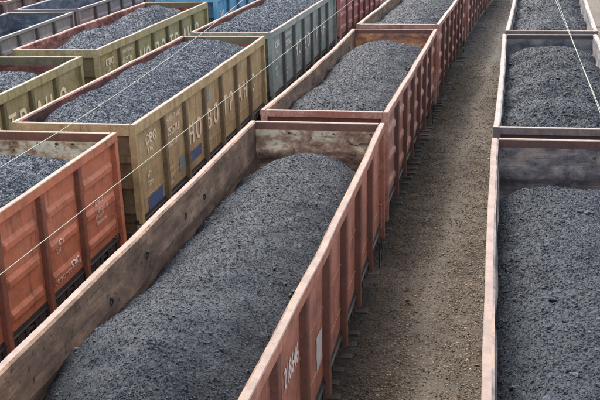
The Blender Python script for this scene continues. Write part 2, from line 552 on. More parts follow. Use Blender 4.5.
# loose ballast stones lying on the strip between the middle and the right train
def track_x(key, y):
    l = TR[key]; return np.interp(y, l[:, 1], l[:, 0])
def strip(y0, y1, dens, smin, smax, rng):
    n = int(3.9 * (y1 - y0) * dens)
    y = y0 + (y1 - y0) * rng.random(n)
    xa = track_x('C', y) + 0.9; xb = track_x('R', y) - 0.9
    x = xa + (xb - xa) * rng.random(n)
    path = (xa + xb) / 2 + 0.05 + 0.25 * gn.at(y * 0.25, y * 0 + 3.3)
    keep = rng.random(n) < 0.30 + 0.70 * np.clip(np.abs(x - path) / 0.6, 0, 1) ** 1.3
    # sleepers stay bare for the most part
    keep &= ~((np.abs(x - track_x('C', y)) < 1.38) & (rng.random(n) < 0.75))
    x, y = x[keep], y[keep]
    s = smin + (smax - smin) * rng.random(len(x)) ** 2
    return np.stack([x, y, ground_h(x, y) + s * 0.25], 1), s
parts = []
for (y0, y1, dens, a, b_) in ((11, 20, 950, 0.007, 0.024), (20, 32, 700, 0.009, 0.025), (32, 50, 300, 0.013, 0.028), (50, 76, 60, 0.018, 0.034)):
    p, s = strip(y0, y1, dens, a, b_, RNG)
    parts.append(stones(p, s, RNG, False, 0.8))
p, s = strip(11, 40, 5, 0.026, 0.05, RNG); parts.append(stones(p, s, RNG, True, 0.7))
yq = 36 + 26 * RNG.random(9000); xq = track_x('R', yq) + 1.2 + 4.5 * RNG.random(9000); sq = 0.018 + 0.024 * RNG.random(9000) ** 2
parts.append(stones(np.stack([xq, yq, ground_h(xq, yq) + sq * 0.25], 1), sq, RNG, False, 0.8))
vv, ff, tt, o_ = [], [], [], 0
for (v, f, t) in parts:
    vv.append(v); ff.append(f + o_); tt.append(np.repeat(RNG.random(len(v) // (12 if v is parts[4][0] else 8)), 12 if v is parts[4][0] else 8)); o_ += len(v)
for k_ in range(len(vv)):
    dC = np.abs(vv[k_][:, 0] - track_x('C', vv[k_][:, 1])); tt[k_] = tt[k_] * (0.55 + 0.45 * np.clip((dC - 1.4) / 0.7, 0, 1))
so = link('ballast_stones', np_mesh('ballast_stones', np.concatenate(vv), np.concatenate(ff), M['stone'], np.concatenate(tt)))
so['kind'] = 'stuff'; so['label'] = 'loose brown and grey ballast stones strewn between two trains'; so['category'] = 'gravel'

# ------------------------------------------------------------------ wagons
POST_Y = [-HL + 2.09 + 1.744 * i for i in range(6)]
YB = [-HL] + POST_Y + [HL]
ZB = 1.02                  # underside of posts
RAILIN = 1.425

# shared running gear meshes
def wheelset_mesh():
    mb = MB()
    for s in (-1, 1):
        prof = [(s * 0.70, 0.10), (s * 0.70, 0.47), (s * 0.73, 0.505), (s * 0.75, 0.475), (s * 0.83, 0.468), (s * 0.83, 0.40), (s * 0.80, 0.38), (s * 0.79, 0.20), (s * 0.86, 0.15), (s * 0.86, 0.09)]
        mb.lathe_x(prof, 0, 0.475)
    mb.lathe_x([(-1.05, 0.001), (-1.05, 0.085), (1.05, 0.085), (1.05, 0.001)], 0, 0.475, 12)
    return mb.mesh('wheelset', [M['wheel']])
WHEELSET = wheelset_mesh()
def bogie_mesh():
    mb = MB()
    for s in (-1, 1):
        x0, x1 = s * 0.93, s * 1.09
        xa, xb = min(x0, x1), max(x0, x1)
        pr = [(-1.12, 0.42), (-0.78, 0.40), (-0.55, 0.30), (0.55, 0.30), (0.78, 0.40), (1.12, 0.42), (1.12, 0.66), (0.8, 0.70), (0.45, 0.92), (-0.45, 0.92), (-0.8, 0.70), (-1.12, 0.66)]
        mb.prism(pr, 'x', xa, xb)
        for dy in (-0.16, 0.0, 0.16):                      # springs
            mb.prism([(dy + 0.06 * math.cos(a), s * 0 + 0) for a in (0,)] or [], 'z', 0, 0) if False else None
            seg = [(s * 1.14 + 0.06 * math.cos(a), dy + 0.06 * math.sin(a)) for a in np.linspace(0, 2 * math.pi, 9)[:-1]]
            mb.prism(seg, 'z', 0.36, 0.62)
    mb.box(-1.1, 1.1, -0.22, 0.22, 0.56, 0.86)
    return mb.mesh('bogie', [M['iron']])
BOGIE = bogie_mesh()
def coupler_mesh():
    mb = MB()
    mb.box(-0.10, 0.10, -0.75, 0.0, 0.93, 1.10)
    mb.prism([(-0.22, 0.0), (0.18, 0.0), (0.20, 0.12), (0.06, 0.16), (0.02, 0.30), (-0.10, 0.30), (-0.24, 0.16)], 'z', 0.84, 1.20)
    return mb.mesh('coupler', [M['iron']])
COUPLER = coupler_mesh()
def hatch_mesh():
    mb = MB()                                              # door latch hanging under the side sill
    mb.box(-0.06, 0.07, -0.13, 0.13, -0.24, 0.0)
    mb.prism([(-0.05, -0.30), (0.09, -0.24), (0.09, -0.14), (-0.03, -0.16)], 'y', -0.05, 0.05)
    mb.box(-0.04, 0.08, -0.34, -0.18, -0.17, -0.02)
    mb.box(-0.04, 0.08, 0.18, 0.32, -0.21, 0.0)
    return mb.mesh('hatch_latch', [M['iron']])
HATCH = hatch_mesh()
def ring_mesh():
    mb = MB(); n = 10
    mb.tube([(0.0, 0.045 * math.cos(a), 0.055 * math.sin(a) - 0.04) for a in np.linspace(0, 2 * math.pi, n + 1)], 0.010, 5)
    mb.box(-0.01, 0.03, -0.03, 0.03, 0.0, 0.03)
    return mb.mesh('lashing_ring', [M['iron']])
RING = ring_mesh()

def txt_mesh(body, height, squash, align='LEFT'):
    cu = bpy.data.curves.new('lettering', 'FONT')
    cu.body = body; cu.size = height / 0.72; cu.align_x = align; cu.fill_mode = 'FRONT'; cu.space_character = 1.08
    o = bpy.data.objects.new('lettering', cu); COL.objects.link(o)
    dg = bpy.context.evaluated_depsgraph_get()
    me = bpy.data.meshes.new_from_object(o.evaluated_get(dg))
    bpy.data.objects.remove(o)
    n = len(me.vertices)                                   # embolden: the stencil is brushed on three times, a little apart
    co = np.empty(n * 3, np.float32); me.vertices.foreach_get('co', co); co = co.reshape(-1, 3)
    fs = [tuple(p.vertices) for p in me.polygons]
    V, Fc = [], []
    for k, (dx, dy) in enumerate(((0, 0), (0.055, 0.015), (-0.055, -0.015))):
        c = co.copy(); c[:, 0] += dx * height; c[:, 1] += dy * height; c[:, 2] = 0.0008 * k
        V += [tuple(map(float, p)) for p in c]; Fc += [tuple(i + k * n for i in f) for f in fs]
    out = bpy.data.meshes.new('lettering'); out.from_pydata(V, [], Fc); out.update()
    return out

class Wagon:
    def __init__(self, key, label, pm, gm, rimtop, inner_side, inner_end, rimh=0.2, style='flat', bow=(0.03, 0.03), seed=1, rings=False, presses=(0.24, 0.55, 0.84)):
        x, y, h = PL[key]
        self.key = key
        self.seed = seed
        self.sheets = []
        rg = random.Random(seed)
        self.t = t = empty('gondola_wagon', (x, y, 0), -R(h), label, 'freight wagon', 'open coal wagons standing in parallel trains')
        self.bowL, self.bowR = bow
        ph = [rg.uniform(0, 6) for _ in range(6)]
        amp = 0.003 if key[0] == 'R' else 0.006
        def bowf(yy, side):
            u = (yy + HL) / (2 * HL)
            win = np.clip(4 * u * (1 - u), 0, 1)
            k = self.bowR if side > 0 else self.bowL
            return win * (k + amp * np.sin(yy * 1.3 + ph[0] + side) + amp * 0.8 * np.sin(yy * 2.3 + ph[1] + 2 * side))
        self.bowf = bowf
        nz = Noise2(seed + 50, 64)
        def deform(v):
            v = v.copy()
            sd = np.sign(v[:, 0])
            s = np.clip((v[:, 2] - 1.3) / (RIM - 1.3), 0, 1) ** 1.3
            for side in (-1, 1):
                k = sd == side
                v[k, 0] += side * bowf(v[k, 1], side) * s[k]
            rimw = np.clip((v[:, 2] - 3.3) / 0.4, 0, 1)
            v[:, 2] += rimw * 0.012 * nz.at(v[:, 1] * 0.9 + 3, v[:, 0] * 0 + 1.5)
            return v
        self.deform = deform
        def deform_end(v):
            v = v.copy()
            u = 1 - (v[:, 0] / 1.45) ** 2
            v[:, 1] += 0.02 * np.clip(u, 0, 1) * nz.at(v[:, 0] * 1.2, v[:, 2] * 1.2 + 7) * np.sign(v[:, 1]) * (v[:, 2] > 2)
            return v
        rb = RIM - rimh
        # side walls: rails, panels, posts, sill, lining
        for side in (-1, 1):
            S = lambda a: side * a
            c = 0.012
            pr = [(S(RAILIN), rb), (S(HW - 0.01), rb), (S(HW), rb + c), (S(HW), RIM - c), (S(HW - c), RIM), (S(RAILIN + 0.035), RIM), (S(RAILIN), RIM - 0.03)]
            MB().prism(pr, 'y', -HL + 0.002, HL - 0.002, 48, [0, 0, 0, 1, 1, 2, 2]).build('top_rail', [pm, rimtop, inner_side], t, deform)
            pr = [(S(1.36), ZB + 0.25), (S(1.50), ZB + 0.25), (S(1.50), ZB + 0.27), (S(1.465), ZB + 0.275), (S(1.465), ZB + 0.36), (S(1.36), ZB + 0.36)]
            MB().prism(pr, 'y', -HL, HL, 8).build('side_sill', [M['iron']], t)
            MB().tube([(S(1.43), yv, ZB + 0.13) for yv in (-HL + 0.3, HL - 0.3)], 0.035, 8).build('hatch_shaft', [M['iron']], t)
            for i in range(7):
                y0, y1 = YB[i] + (0.02 if i else 0.06), YB[i + 1] - (0.02 if i < 6 else 0.06)
                z0, z1 = ZB + 0.30, rb + 0.02
                mb = MB()
                if style == 'pressed':
                    pad, sl_ = 0.20, 0.05
                    ys = [y0, y0 + pad, y0 + pad + sl_, (y0 + y1) / 2, y1 - pad - sl_, y1 - pad, y1]
                    yi = [0, 0, 1, 1, 1, 0, 0]
                    zs, zi = [z0], [0]
                    for fr in sorted(presses, reverse=True):
                        zc = z1 - fr * (z1 - z0); hh = 0.085
                        zs += [zc - hh - 0.02, zc - hh + 0.015, zc + hh - 0.05, zc + hh + 0.03]; zi += [0, 1, 1, 0]
                    zs.append(z1); zi.append(0)
                    dep = 0.055
                else:
                    n_ = 10
                    ys = [y0 + (y1 - y0) * k / n_ for k in range(n_ + 1)]; yi = [0] * (n_ + 1)
                    zs = [z0 + (z1 - z0) * k / 12 for k in range(13)]; zi = [0] * 13
                    dep = 0
                nzp = Noise2(seed * 13 + i + (100 if side > 0 else 0), 32)
                base = len(mb.v)
                for a, fa in zip(ys, yi):
                    for z, fz in zip(zs, zi):
                        u = (a - y0) / (y1 - y0); w = (z - z0) / (z1 - z0)
                        bulge = 0.011 * float(nzp.at(np.array(a * 1.7 + 5), np.array(z * 1.4))) * 4 * u * (1 - u)
                        mb.v.append((S(1.445 + dep * fa * fz + bulge), a, z))
                nzc = len(zs)
                for a in range(len(ys) - 1):
                    for z in range(nzc - 1):
                        p = base + a * nzc + z
                        mb.quad((p, p + nzc, p + nzc + 1, p + 1))
                if style == 'flat':                        # horizontal lap seams
                    for fr in (0.42, 0.80):
                        z = z1 - fr * (z1 - z0)
                        mb.box(min(S(1.445), S(1.459)), max(S(1.445), S(1.459)), y0 + 0.02, y1 - 0.02, z - 0.012, z + 0.012)
                mb.build('panel', [pm], t, deform)
                if side > 0: self.sheets.append((ys, yi, zs, zi, dep, nzp, y0, y1))
            for yy in POST_Y:
                w = 0.085
                pr = [(S(1.43), yy - w - 0.02), (S(HW - 0.02), yy - w), (S(HW - 0.008), yy - w + 0.02), (S(HW - 0.008), yy + w - 0.02), (S(HW - 0.02), yy + w), (S(1.43), yy + w + 0.02)]
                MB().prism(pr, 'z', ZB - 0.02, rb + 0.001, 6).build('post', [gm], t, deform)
            for e in (-1, 1):
                ya, yb = sorted((e * (HL - 0.004), e * (HL - 0.17)))
                pr = [(S(1.40), ya), (S(HW - 0.006), ya), (S(HW - 0.006), yb), (S(1.40), yb)]
                MB().prism(pr, 'z', ZB - 0.02, rb - 0.002, 2).build('corner_post', [pm], t)
            # lining with creases and dents
            mb = MB()
            YS = np.linspace(-HL + 0.14, HL - 0.14, 90); ZS = np.linspace(1.30, rb + 0.015, 16)
            for a in YS:
                for z in ZS:
                    zc = 3.05 + 0.10 * float(nz.at(np.array(a * 0.5), np.array(2.2)))
                    cre = 0.034 * math.exp(-((z - zc) / 0.08) ** 2)
                    bul = 0.02 * float(nz.at(np.array(a * 0.9 + 11 * side), np.array(z * 1.1))) * min(1, (rb - z) * 3 + 0.05)
                    rib = 0.012 * max(0, math.cos((a - POST_Y[0]) / 1.744 * 2 * math.pi)) * 1.0
                    mb.v.append((S(1.415 - cre - max(-0.002, bul) + rib * 0.3), float(a), float(z)))
            n_ = len(ZS)
            for a in range(len(YS) - 1):
                for z in range(n_ - 1):
                    p = a * n_ + z
                    mb.quad((p, p + n_, p + n_ + 1, p + 1))
            mb.build('inner_lining', [inner_side], t, deform)
            if rings:
                for yy in rg.sample(POST_Y, 4):
                    o = link('lashing_ring', RING, t)
                    o.location = (S(1.40 + float(bowf(np.array(yy), side)) * 0.75), yy + rg.uniform(-0.6, 0.6), 3.38 + rg.uniform(-0.16, 0.06))
                    o.rotation_euler = (rg.uniform(-0.3, 0.3), 0, 0 if side < 0 else math.pi)
            # door latches along the sill
            for i in range(14):
                o = link('hatch_latch', HATCH, t)
                o.location = (S(1.40), -HL + 0.62 + i * (2 * HL - 1.24) / 13, ZB + 0.245); o.rotation_euler = (0, 0, 0 if side > 0 else math.pi)
        # end walls
        for e in (-1, 1):
            ya, yb = sorted((e * HL, e * (HL - 0.12)))
            c = 0.012
            pr = [(ya, rb), (yb, rb), (yb, RIM - c - 0.004), (yb - c, RIM - 0.004), (ya + c, RIM - 0.004), (ya, RIM - c - 0.004)]
            MB().prism(pr, 'x', -RAILIN + 0.002, RAILIN - 0.002, 10, [0, 2 if e < 0 else 0, 1, 1, 1, 2 if e > 0 else 0]).build('end_rail', [pm, rimtop, gm], t, deform_end)  # inner face takes the darker paint: its shade is in the colour
            mb = MB()
            yo = e * (HL - 0.05)
            XS = np.linspace(-1.41, 1.41, 16); ZS = np.linspace(1.25, rb + 0.01, 40)
            for a in XS:
                for z in ZS:
                    fold = 0.05 * (1 / (1 + math.exp((z - 3.18) / 0.03)) - 1 / (1 + math.exp((z - 2.86) / 0.03))) + 0.04 * math.exp(-((z - 2.35) / 0.10) ** 2)
                    dent = 0.02 * float(nz.at(np.array(a * 1.3 + 5 * e), np.array(z * 1.3)))
                    mb.v.append((float(a), e * (HL - 0.165 - fold) + dent * e * (1 if True else 0) - e * 0.01, float(z)))
            n_ = len(ZS)
            for a in range(len(XS) - 1):
                for z in range(n_ - 1):
                    p = a * n_ + z
                    mb.quad((p, p + n_, p + n_ + 1, p + 1))
            mb.build('end_lining', [inner_end], t)
            y2, y3 = sorted((e * (HL - 0.125), e * (HL - 0.145)))
            MB().box(-1.41, 1.41, y2, y3, 1.06, rb + 0.008).build('end_wall', [gm], t)  # shade of the end wall painted in with the dark post colour
            for zc in (1.62, 2.25, 2.88):
                y2, y3 = sorted((e * (HL - 0.127), e * (HL - 0.04)))
                MB().prism([(y2, zc - 0.08), (y3, zc - 0.05), (y3, zc + 0.05), (y2, zc + 0.08)], 'x', -1.39, 1.39).build('end_beam', [gm], t)  # same dark colour, painting in the shade on the beams
            y2, y3 = sorted((e * (HL + 0.02), e * (HL - 0.25)))
            MB().box(-1.45, 1.45, y2, y3, 0.90, 1.055).build('buffer_beam', [M['iron_brown']], t)
            o = link('coupler', COUPLER, t); o.location = (0, e * (HL + 0.30), 0); o.rotation_euler = (0, 0, 0 if e > 0 else math.pi)
            mb = MB().tube([(e * 0.38, e * (HL + 0.02), 0.95), (e * 0.38, e * (HL + 0.15), 0.90), (e * 0.34, e * (HL + 0.30), 0.62), (e * 0.2, e * (HL + 0.46), 0.50)], 0.025)
            mb.build('brake_hose', [M['iron']], t)
            o = link('bogie', BOGIE, t); o.location = (0, e * 4.33, 0)
            for dy in (-0.925, 0.925):
                w_ = link('wheelset', WHEELSET, o); w_.location = (0, dy, 0)
            # corner step and uncoupling lever on the diagonal corners
            sx = e
            mb = MB()
            yq = e * (HL - 0.18)
            mb.tube([(sx * 1.50, yq, 1.05), (sx * 1.50, yq, 0.42)], 0.014)
            mb.tube([(sx * 1.50, yq - e * 0.38, 1.05), (sx * 1.50, yq - e * 0.38, 0.42)], 0.014)
            mb.tube([(sx * 1.50, yq, 0.43), (sx * 1.50, yq - e * 0.38, 0.43)], 0.016)
            mb.tube([(sx * 1.50, yq, 0.72), (sx * 1.50, yq - e * 0.38, 0.72)], 0.016)
            mb.build('corner_step', [M['iron']], t)
            mb = MB().tube([(sx * 0.15, e * (HL + 0.10), 1.12), (sx * 1.38, e * (HL + 0.10), 1.08), (sx * 1.46, e * (HL + 0.12), 1.0), (sx * 1.47, e * (HL + 0.13), 0.62)], 0.016)
            mb.build('uncoupling_lever', [M['iron']], t)
            mb = MB().tube([(sx * 1.46, e * (HL - 0.42), 1.95), (sx * 1.53, e * (HL - 0.42), 1.93), (sx * 1.53, e * (HL - 0.42), 1.38), (sx * 1.46, e * (HL - 0.42), 1.36)], 0.013)
            mb.build('grab_handle', [pm], t)
        MB().box(-1.42, 1.42, -HL + 0.12, HL - 0.12, 1.24, 1.29).build('floor', [M['floor']], t)
        MB().box(-0.28, 0.28, -HL + 0.26, HL - 0.26, 0.88, 1.235).build('centre_sill', [M['iron_brown']], t)
        for i in range(8):
            yy = YB[i] if 0 < i < 7 else YB[i] * 0.95
            MB().prism([(-1.41, 1.06), (-0.285, 0.93), (-0.285, 1.23), (-1.41, 1.23)], 'y', yy - 0.06, yy + 0.06).build('cross_bearer', [M['iron_brown']], t)
            MB().prism([(1.41, 1.06), (0.285, 0.93), (0.285, 1.23), (1.41, 1.23)], 'y', yy - 0.06, yy + 0.06).build('cross_bearer', [M['iron_brown']], t)

    def sheet_x(self, y, z):
        out = np.full(len(y), 1.445)
        for (ys, yi, zs, zi, dep, nzp, y0, y1) in self.sheets:
            k = (y >= y0) & (y <= y1)
            u = (y[k] - y0) / (y1 - y0)
            out[k] = 1.445 + dep * np.interp(y[k], ys, yi) * np.interp(z[k], zs, zi) + 0.011 * nzp.at(y[k] * 1.7 + 5, z[k] * 1.4) * 4 * u * (1 - u)
        return out
    def _place(self, me, y, z, name, mat, lift, squash=1.0, parent=None):
        n = len(me.vertices)
        co = np.empty(n * 3, np.float32); me.vertices.foreach_get('co', co); co = co.reshape(-1, 3)
        Y_, Z_ = (y + co[:, 0] * squash).astype(float), (z + co[:, 1]).astype(float)
        v = np.stack([self.sheet_x(Y_, Z_) + lift + co[:, 2], Y_, Z_], 1)
        v = self.deform(v)
        me.vertices.foreach_set('co', v.astype(np.float32).ravel())
        me.materials.clear(); me.materials.append(mat); me.update()
        return link(name, me, self.t if parent is None else parent)
    def text(self, body, y, z, height, mat, squash=1.0, lift=0.017):
        me = txt_mesh(body, height, squash)
        return self._place(me, y, z, 'lettering', mat, lift, squash)
    def patch(self, y0, y1, z0, z1, mat, lift=0.013):
        mb = MB(); n = 8
        rg = random.Random(int(y0 * 100))
        for i in range(n + 1):
            a = y0 + (y1 - y0) * i / n
            for k in range(n + 1):
                z = z0 + (z1 - z0) * k / n + (rg.uniform(-.02, .02) if k in (0, n) else 0)
                q = a + (rg.uniform(-.02, .02) if i in (0, n) else 0)
                mb.v.append((float(self.sheet_x(np.array([q]), np.array([z]))[0]) + lift, q, z))
        for i in range(n):
            for k in range(n):
                p = i * (n + 1) + k
                mb.quad((p, p + n + 1, p + n + 2, p + 1))
        return mb.build('paint_patch', [mat], self.t, self.deform)

def S_(r, g_, b_): return srgb(r, g_, b_)
# inner linings
IN = {
 'brown': lining('lining_brown_grey', [(0.070, 0.042, 0.028, 1), (0.125, 0.078, 0.052, 1), (0.16, 0.100, 0.066, 1), (0.24, 0.150, 0.093, 1)], 1),
 'rust_cream': lining('lining_rust_and_cream', [(0.09, 0.06, 0.042, 1), (0.25, 0.135, 0.088, 1), (0.37, 0.235, 0.150, 1), (0.60, 0.48, 0.32, 1)], 2, 1.3),
 'cream_rust': lining('lining_cream_and_rust', [(0.115, 0.057, 0.034, 1), (0.414, 0.253, 0.138, 1), (0.598, 0.483, 0.310, 1), (0.690, 0.598, 0.414, 1)], 3, 1.4),
 'orange_rust': lining('lining_orange_rust', [(0.070, 0.049, 0.042, 1), (0.224, 0.105, 0.070, 1), (0.336, 0.140, 0.077, 1), (0.504, 0.238, 0.098, 1)], 4),
 'dark': lining('lining_dark_grey', [(0.068, 0.057, 0.055, 1), (0.117, 0.099, 0.094, 1), (0.187, 0.161, 0.151, 1), (0.299, 0.221, 0.169, 1)], 5),
 'dark_cool': lining('lining_dark_cool_grey', [(0.057, 0.055, 0.057, 1), (0.104, 0.099, 0.101, 1), (0.162, 0.152, 0.152, 1), (0.228, 0.209, 0.190, 1)], 6),
 'red': lining('lining_red_primer', [(0.062, 0.037, 0.033, 1), (0.300, 0.075, 0.050, 1), (0.450, 0.106, 0.069, 1), (0.525, 0.163, 0.112, 1)], 7),
 'red_peel': lining('lining_peeling_red', [(0.03, 0.02, 0.018, 1), (0.15, 0.045, 0.034, 1), (0.22, 0.085, 0.065, 1), (0.30, 0.16, 0.125, 1)], 8, 1.3),
 'dull_red': lining('lining_dull_red', [(0.03, 0.02, 0.017, 1), (0.09, 0.036, 0.027, 1), (0.14, 0.05, 0.037, 1), (0.20, 0.085, 0.06, 1)], 10),
 'slate': lining('lining_slate', [(0.035, 0.04, 0.048, 1), (0.06, 0.07, 0.09, 1), (0.085, 0.10, 0.125, 1), (0.15, 0.16, 0.18, 1)], 9),
}
RM = {'pink': rim_mat('rim_pale_pink', (0.15, 0.103, 0.082, 1), 1), 'white': rim_mat('rim_bleached', (0.165, 0.136, 0.118, 1), 2),
      'tan': rim_mat('rim_pale_tan', (0.165, 0.118, 0.086, 1), 3), 'grey': rim_mat('rim_grey', (0.15, 0.155, 0.152, 1), 4), 'olive': rim_mat('rim_olive', (0.17, 0.145, 0.1, 1), 5)}

W = {}
def wagon(key, label, col, rim, ins, ine, seed, **kw):
    pk = {k: kw.pop(k) for k in ('fade', 'rust', 'fade_amt', 'dirt', 'streak') if k in kw}
    pm = paint('wagon_paint_' + key.lower(), col, seed, **pk)
    gm = paint('grime_and_shade_paint_' + key.lower(), tuple(0.42 * c_ + 0.012 for c_ in col[:3]) + (1,), seed + 0.5, fade=tuple(0.55 * c_ + 0.012 for c_ in col[:3]) + (1,), rust=0.6, dirt=0.8, streak=0.7)  # grime of the posts; also shade painted into end walls, beams and end rails
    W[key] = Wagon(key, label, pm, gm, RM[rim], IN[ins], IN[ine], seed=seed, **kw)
    return W[key]

wagon('C1', 'red-brown coal wagon in the middle foreground, bare rusty inner walls and pale rim', (0.43, 0.178, 0.112, 1), 'pink', 'brown', 'rust_cream', 11,
      rimh=0.18, style='flat', bow=(0.0, 0.05), rings=True, rust=0.45, dirt=0.75, fade=(0.55, 0.29, 0.2, 1), streak=0.65)
wagon('C2', 'red-brown wagon with ribbed sides, second of the middle train, rust-brown end wall inside', (0.33, 0.138, 0.092, 1), 'pink', 'brown', 'orange_rust', 12,
      rimh=0.16, style='pressed', bow=(-0.10, 0.03), rings=True, fade=(0.56, 0.36, 0.28, 1), fade_amt=0.75, rust=0.4)
wagon('C3', 'red-brown wagon with ribbed sides, third of the middle train, cut by the top edge', (0.31, 0.128, 0.09, 1), 'white', 'brown', 'orange_rust', 13,
      rimh=0.16, style='pressed', bow=(-0.03, 0.03), fade=(0.54, 0.35, 0.28, 1), fade_amt=0.75, rust=0.4)
wagon('C4', 'dull red-brown wagon of the middle train right behind the third, only its side showing', (0.29, 0.12, 0.095, 1), 'white', 'brown', 'orange_rust', 14, rimh=0.16, style='pressed', fade_amt=0.6)
wagon('C5', 'farthest visible wagon of the middle train at the head of the gravel strip', (0.24, 0.11, 0.085, 1), 'white', 'brown', 'orange_rust', 15, rimh=0.16, style='pressed', fade_amt=0.5)
wagon('R1', 'nearest wagon of the rightmost train, pale pink rim and dark sooty end wall', (0.26, 0.12, 0.09, 1), 'pink', 'dark', 'dark', 21, rimh=0.18, bow=(0.03, 0.03))
wagon('R2', 'second wagon of the rightmost train, wavy pale rim and humped coal load', (0.15, 0.12, 0.11, 1), 'white', 'dark_cool', 'dark_cool', 22, rimh=0.16, bow=(-0.03, 0.02))
wagon('R3', 'third wagon of the rightmost train, at the top right corner of the photo', (0.15, 0.12, 0.11, 1), 'white', 'dark_cool', 'dark_cool', 23, rimh=0.16, bow=(-0.03, -0.02))
wagon('B0', 'bright orange-red wagon with pressed side ribs at the left edge', (0.49, 0.175, 0.088, 1), 'tan', 'brown', 'cream_rust', 31,
      rimh=0.2, style='pressed', bow=(0.02, 0.03), rings=True, rust=0.3, dirt=0.6, streak=0.55, fade=(0.55, 0.26, 0.16, 1), fade_amt=0.3)
wagon('B1', 'tan wagon with tall white lettering, behind the orange wagon', (0.42, 0.32, 0.155, 1), 'tan', 'dull_red', 'red', 32, rimh=0.27, bow=(0.02, 0.02), rust=0.4, dirt=0.6, streak=0.8, fade=(0.54, 0.42, 0.22, 1))
wagon('B2', 'grey-green wagon with tall white lettering, between the tan and the brick-red wagon', (0.22, 0.285, 0.26, 1), 'tan', 'dull_red', 'red', 33, rimh=0.24, bow=(0.02, 0.03), rust=0.2, fade=(0.44, 0.48, 0.43, 1), fade_amt=0.6)
wagon('B3', 'faded brick-red ribbed wagon coupled behind the grey-green lettered one', (0.35, 0.13, 0.105, 1), 'white', 'brown', 'brown', 34, rimh=0.2, style='pressed', fade=(0.58, 0.37, 0.34, 1), fade_amt=0.8)
wagon('D1', 'olive wagon at the left edge with red inner end wall, letters half hidden', (0.33, 0.28, 0.135, 1), 'olive', 'dull_red', 'dull_red', 41, rimh=0.27, bow=(0.02, 0.0), rust=0.4, dirt=0.65, streak=0.8)
wagon('D2', 'olive wagon with a two-humped coal load and peeling red inner wall', (0.35, 0.285, 0.13, 1), 'tan', 'red_peel', 'red', 42, rimh=0.27, bow=(0.03, 0.02), rust=0.4, dirt=0.65, streak=0.8)
wagon('D3', 'sky-blue wagon behind the two-humped olive one', (0.1, 0.32, 0.52, 1), 'tan', 'red', 'red', 43, rimh=0.2, rust=0.1, dirt=0.2, fade=(0.26, 0.48, 0.62, 1))
wagon('E1', 'empty slate grey wagon in the top left, its dark inside open', (0.24, 0.22, 0.215, 1), 'grey', 'slate', 'slate', 51, rimh=0.12, style='pressed', rust=0.4, fade=(0.36, 0.3, 0.29, 1))
wagon('E2', 'grey wagon with reddish lower side, coupled behind the empty slate one', (0.22, 0.17, 0.165, 1), 'grey', 'slate', 'slate', 52, rimh=0.12, style='pressed', rust=0.5, fade=(0.48, 0.3, 0.25, 1))
wagon('F1', 'dark reddish wagon in the farthest left row, cut by the photo corner', (0.16, 0.08, 0.065, 1), 'grey', 'orange_rust', 'orange_rust', 61, rimh=0.14, style='flat', fade=(0.5, 0.46, 0.38, 1), fade_amt=0.9)

wagon('F2', 'dark reddish wagon coupled behind the corner one in the farthest left row', (0.18, 0.10, 0.085, 1), 'grey', 'orange_rust', 'orange_rust', 62, rimh=0.14, style='flat', fade=(0.5, 0.44, 0.37, 1), fade_amt=0.8)

# lettering, numbers and patches
LW = letters('lettering_off_white', (0.72, 0.62, 0.43, 1), 1, 0.30)
LG = letters('lettering_grey_white', (0.66, 0.66, 0.58, 1), 2, 0.30)
LP = letters('lettering_pale_worn', (0.70, 0.52, 0.40, 1), 3, 0.35)
LC = plain('lettering_number_white', (0.72, 0.64, 0.54, 1), 0.8, 0, 0.2, 12)
def livery(w, mat, number, panel_text=True, zl=2.12, hl=0.58):
    for i, pair in enumerate(('НО', 'ВО', 'ТР', 'АН', 'С')):
        y0, y1 = YB[i + 2] + 0.17, YB[i + 3] - 0.17
        for k, chx in enumerate(pair):
            w.text(chx, y0 + (0.10 if k == 0 else 0.76), zl, hl, mat, 0.82 if hl < 0.6 else 0.74)
    w.text('СВС', YB[0] + 0.85, 3.02, 0.24, mat, 1.0)
    w.text('616', YB[0] + 0.95, 2.80, 0.13, mat, 1.2)
    w.text('НОВОТРАНС', YB[1] + 0.30, 3.18, 0.14, mat, 0.85)
    w.text(number, YB[1] + 0.20, 2.82, 0.22, mat, 0.80)
    w.text(number, YB[1] + 0.20, 2.52, 0.15, mat, 0.9)
    if panel_text:
        w.text('67т', YB[0] + 0.8, 2.20, 0.15, mat, 0.9)
        w.text('23,5т', YB[0] + 0.8, 1.98, 0.13, mat, 0.9)
        for k in range(3):
            w.text(('22.04.13', 'ВЧДР', '17.09')[k], YB[1] + 0.25, 1.90 - 0.2 * k, 0.10, mat, 0.9)
livery(W['B1'], LW, '60525716'); livery(W['B2'], LG, '60525716'); livery(W['D2'], LW, '60525716', False, 2.28, 0.74); livery(W['D1'], LW, '60525716', False, 2.28, 0.74)
W['B1'].patch(YB[0] + 0.75, YB[1] - 0.30, 1.22, 1.72, M['blue_patch'])
W['B1'].patch(YB[2] - 0.62, YB[2] - 0.16, 1.62, 2.02, M['teal_patch'])
W['B1'].patch(YB[2] + 0.2, YB[2] + 1.35, 1.62, 1.92, M['blue_patch'])
W['B1'].patch(YB[3] + 0.18, YB[3] + 0.6, 2.92, 3.25, M['teal_patch'])
w = W['B0']
w.text('67т', YB[5] + 0.55, 2.28, 0.12, LP, 0.9); w.text('23т', YB[5] + 0.5, 2.12, 0.11, LP, 0.9)
w.text('СОБСТВЕННИК', YB[5] + 0.28, 1.52, 0.13, LP, 0.9)
w.text('5347', YB[6] - 0.75, 1.60, 0.16, LP, 0.9)
for k in range(4):
    w.text(('ДР08.12', 'КР22.03.10', 'ВЧД574', 'Приписан')[k], YB[6] + 0.75, 2.44 - 0.15 * k, 0.085, LP, 0.95)
w = W['C1']
w.text('218646', YB[1] + 0.62, 2.70, 0.30, LC, 0.66)
w.text('23т', YB[1] + 0.70, 1.95, 0.2, LC, 0.8)
w.patch(YB[3] - 0.66, YB[3] - 0.22, 1.75, 2.35, M['white_patch'])
w = W['D3']
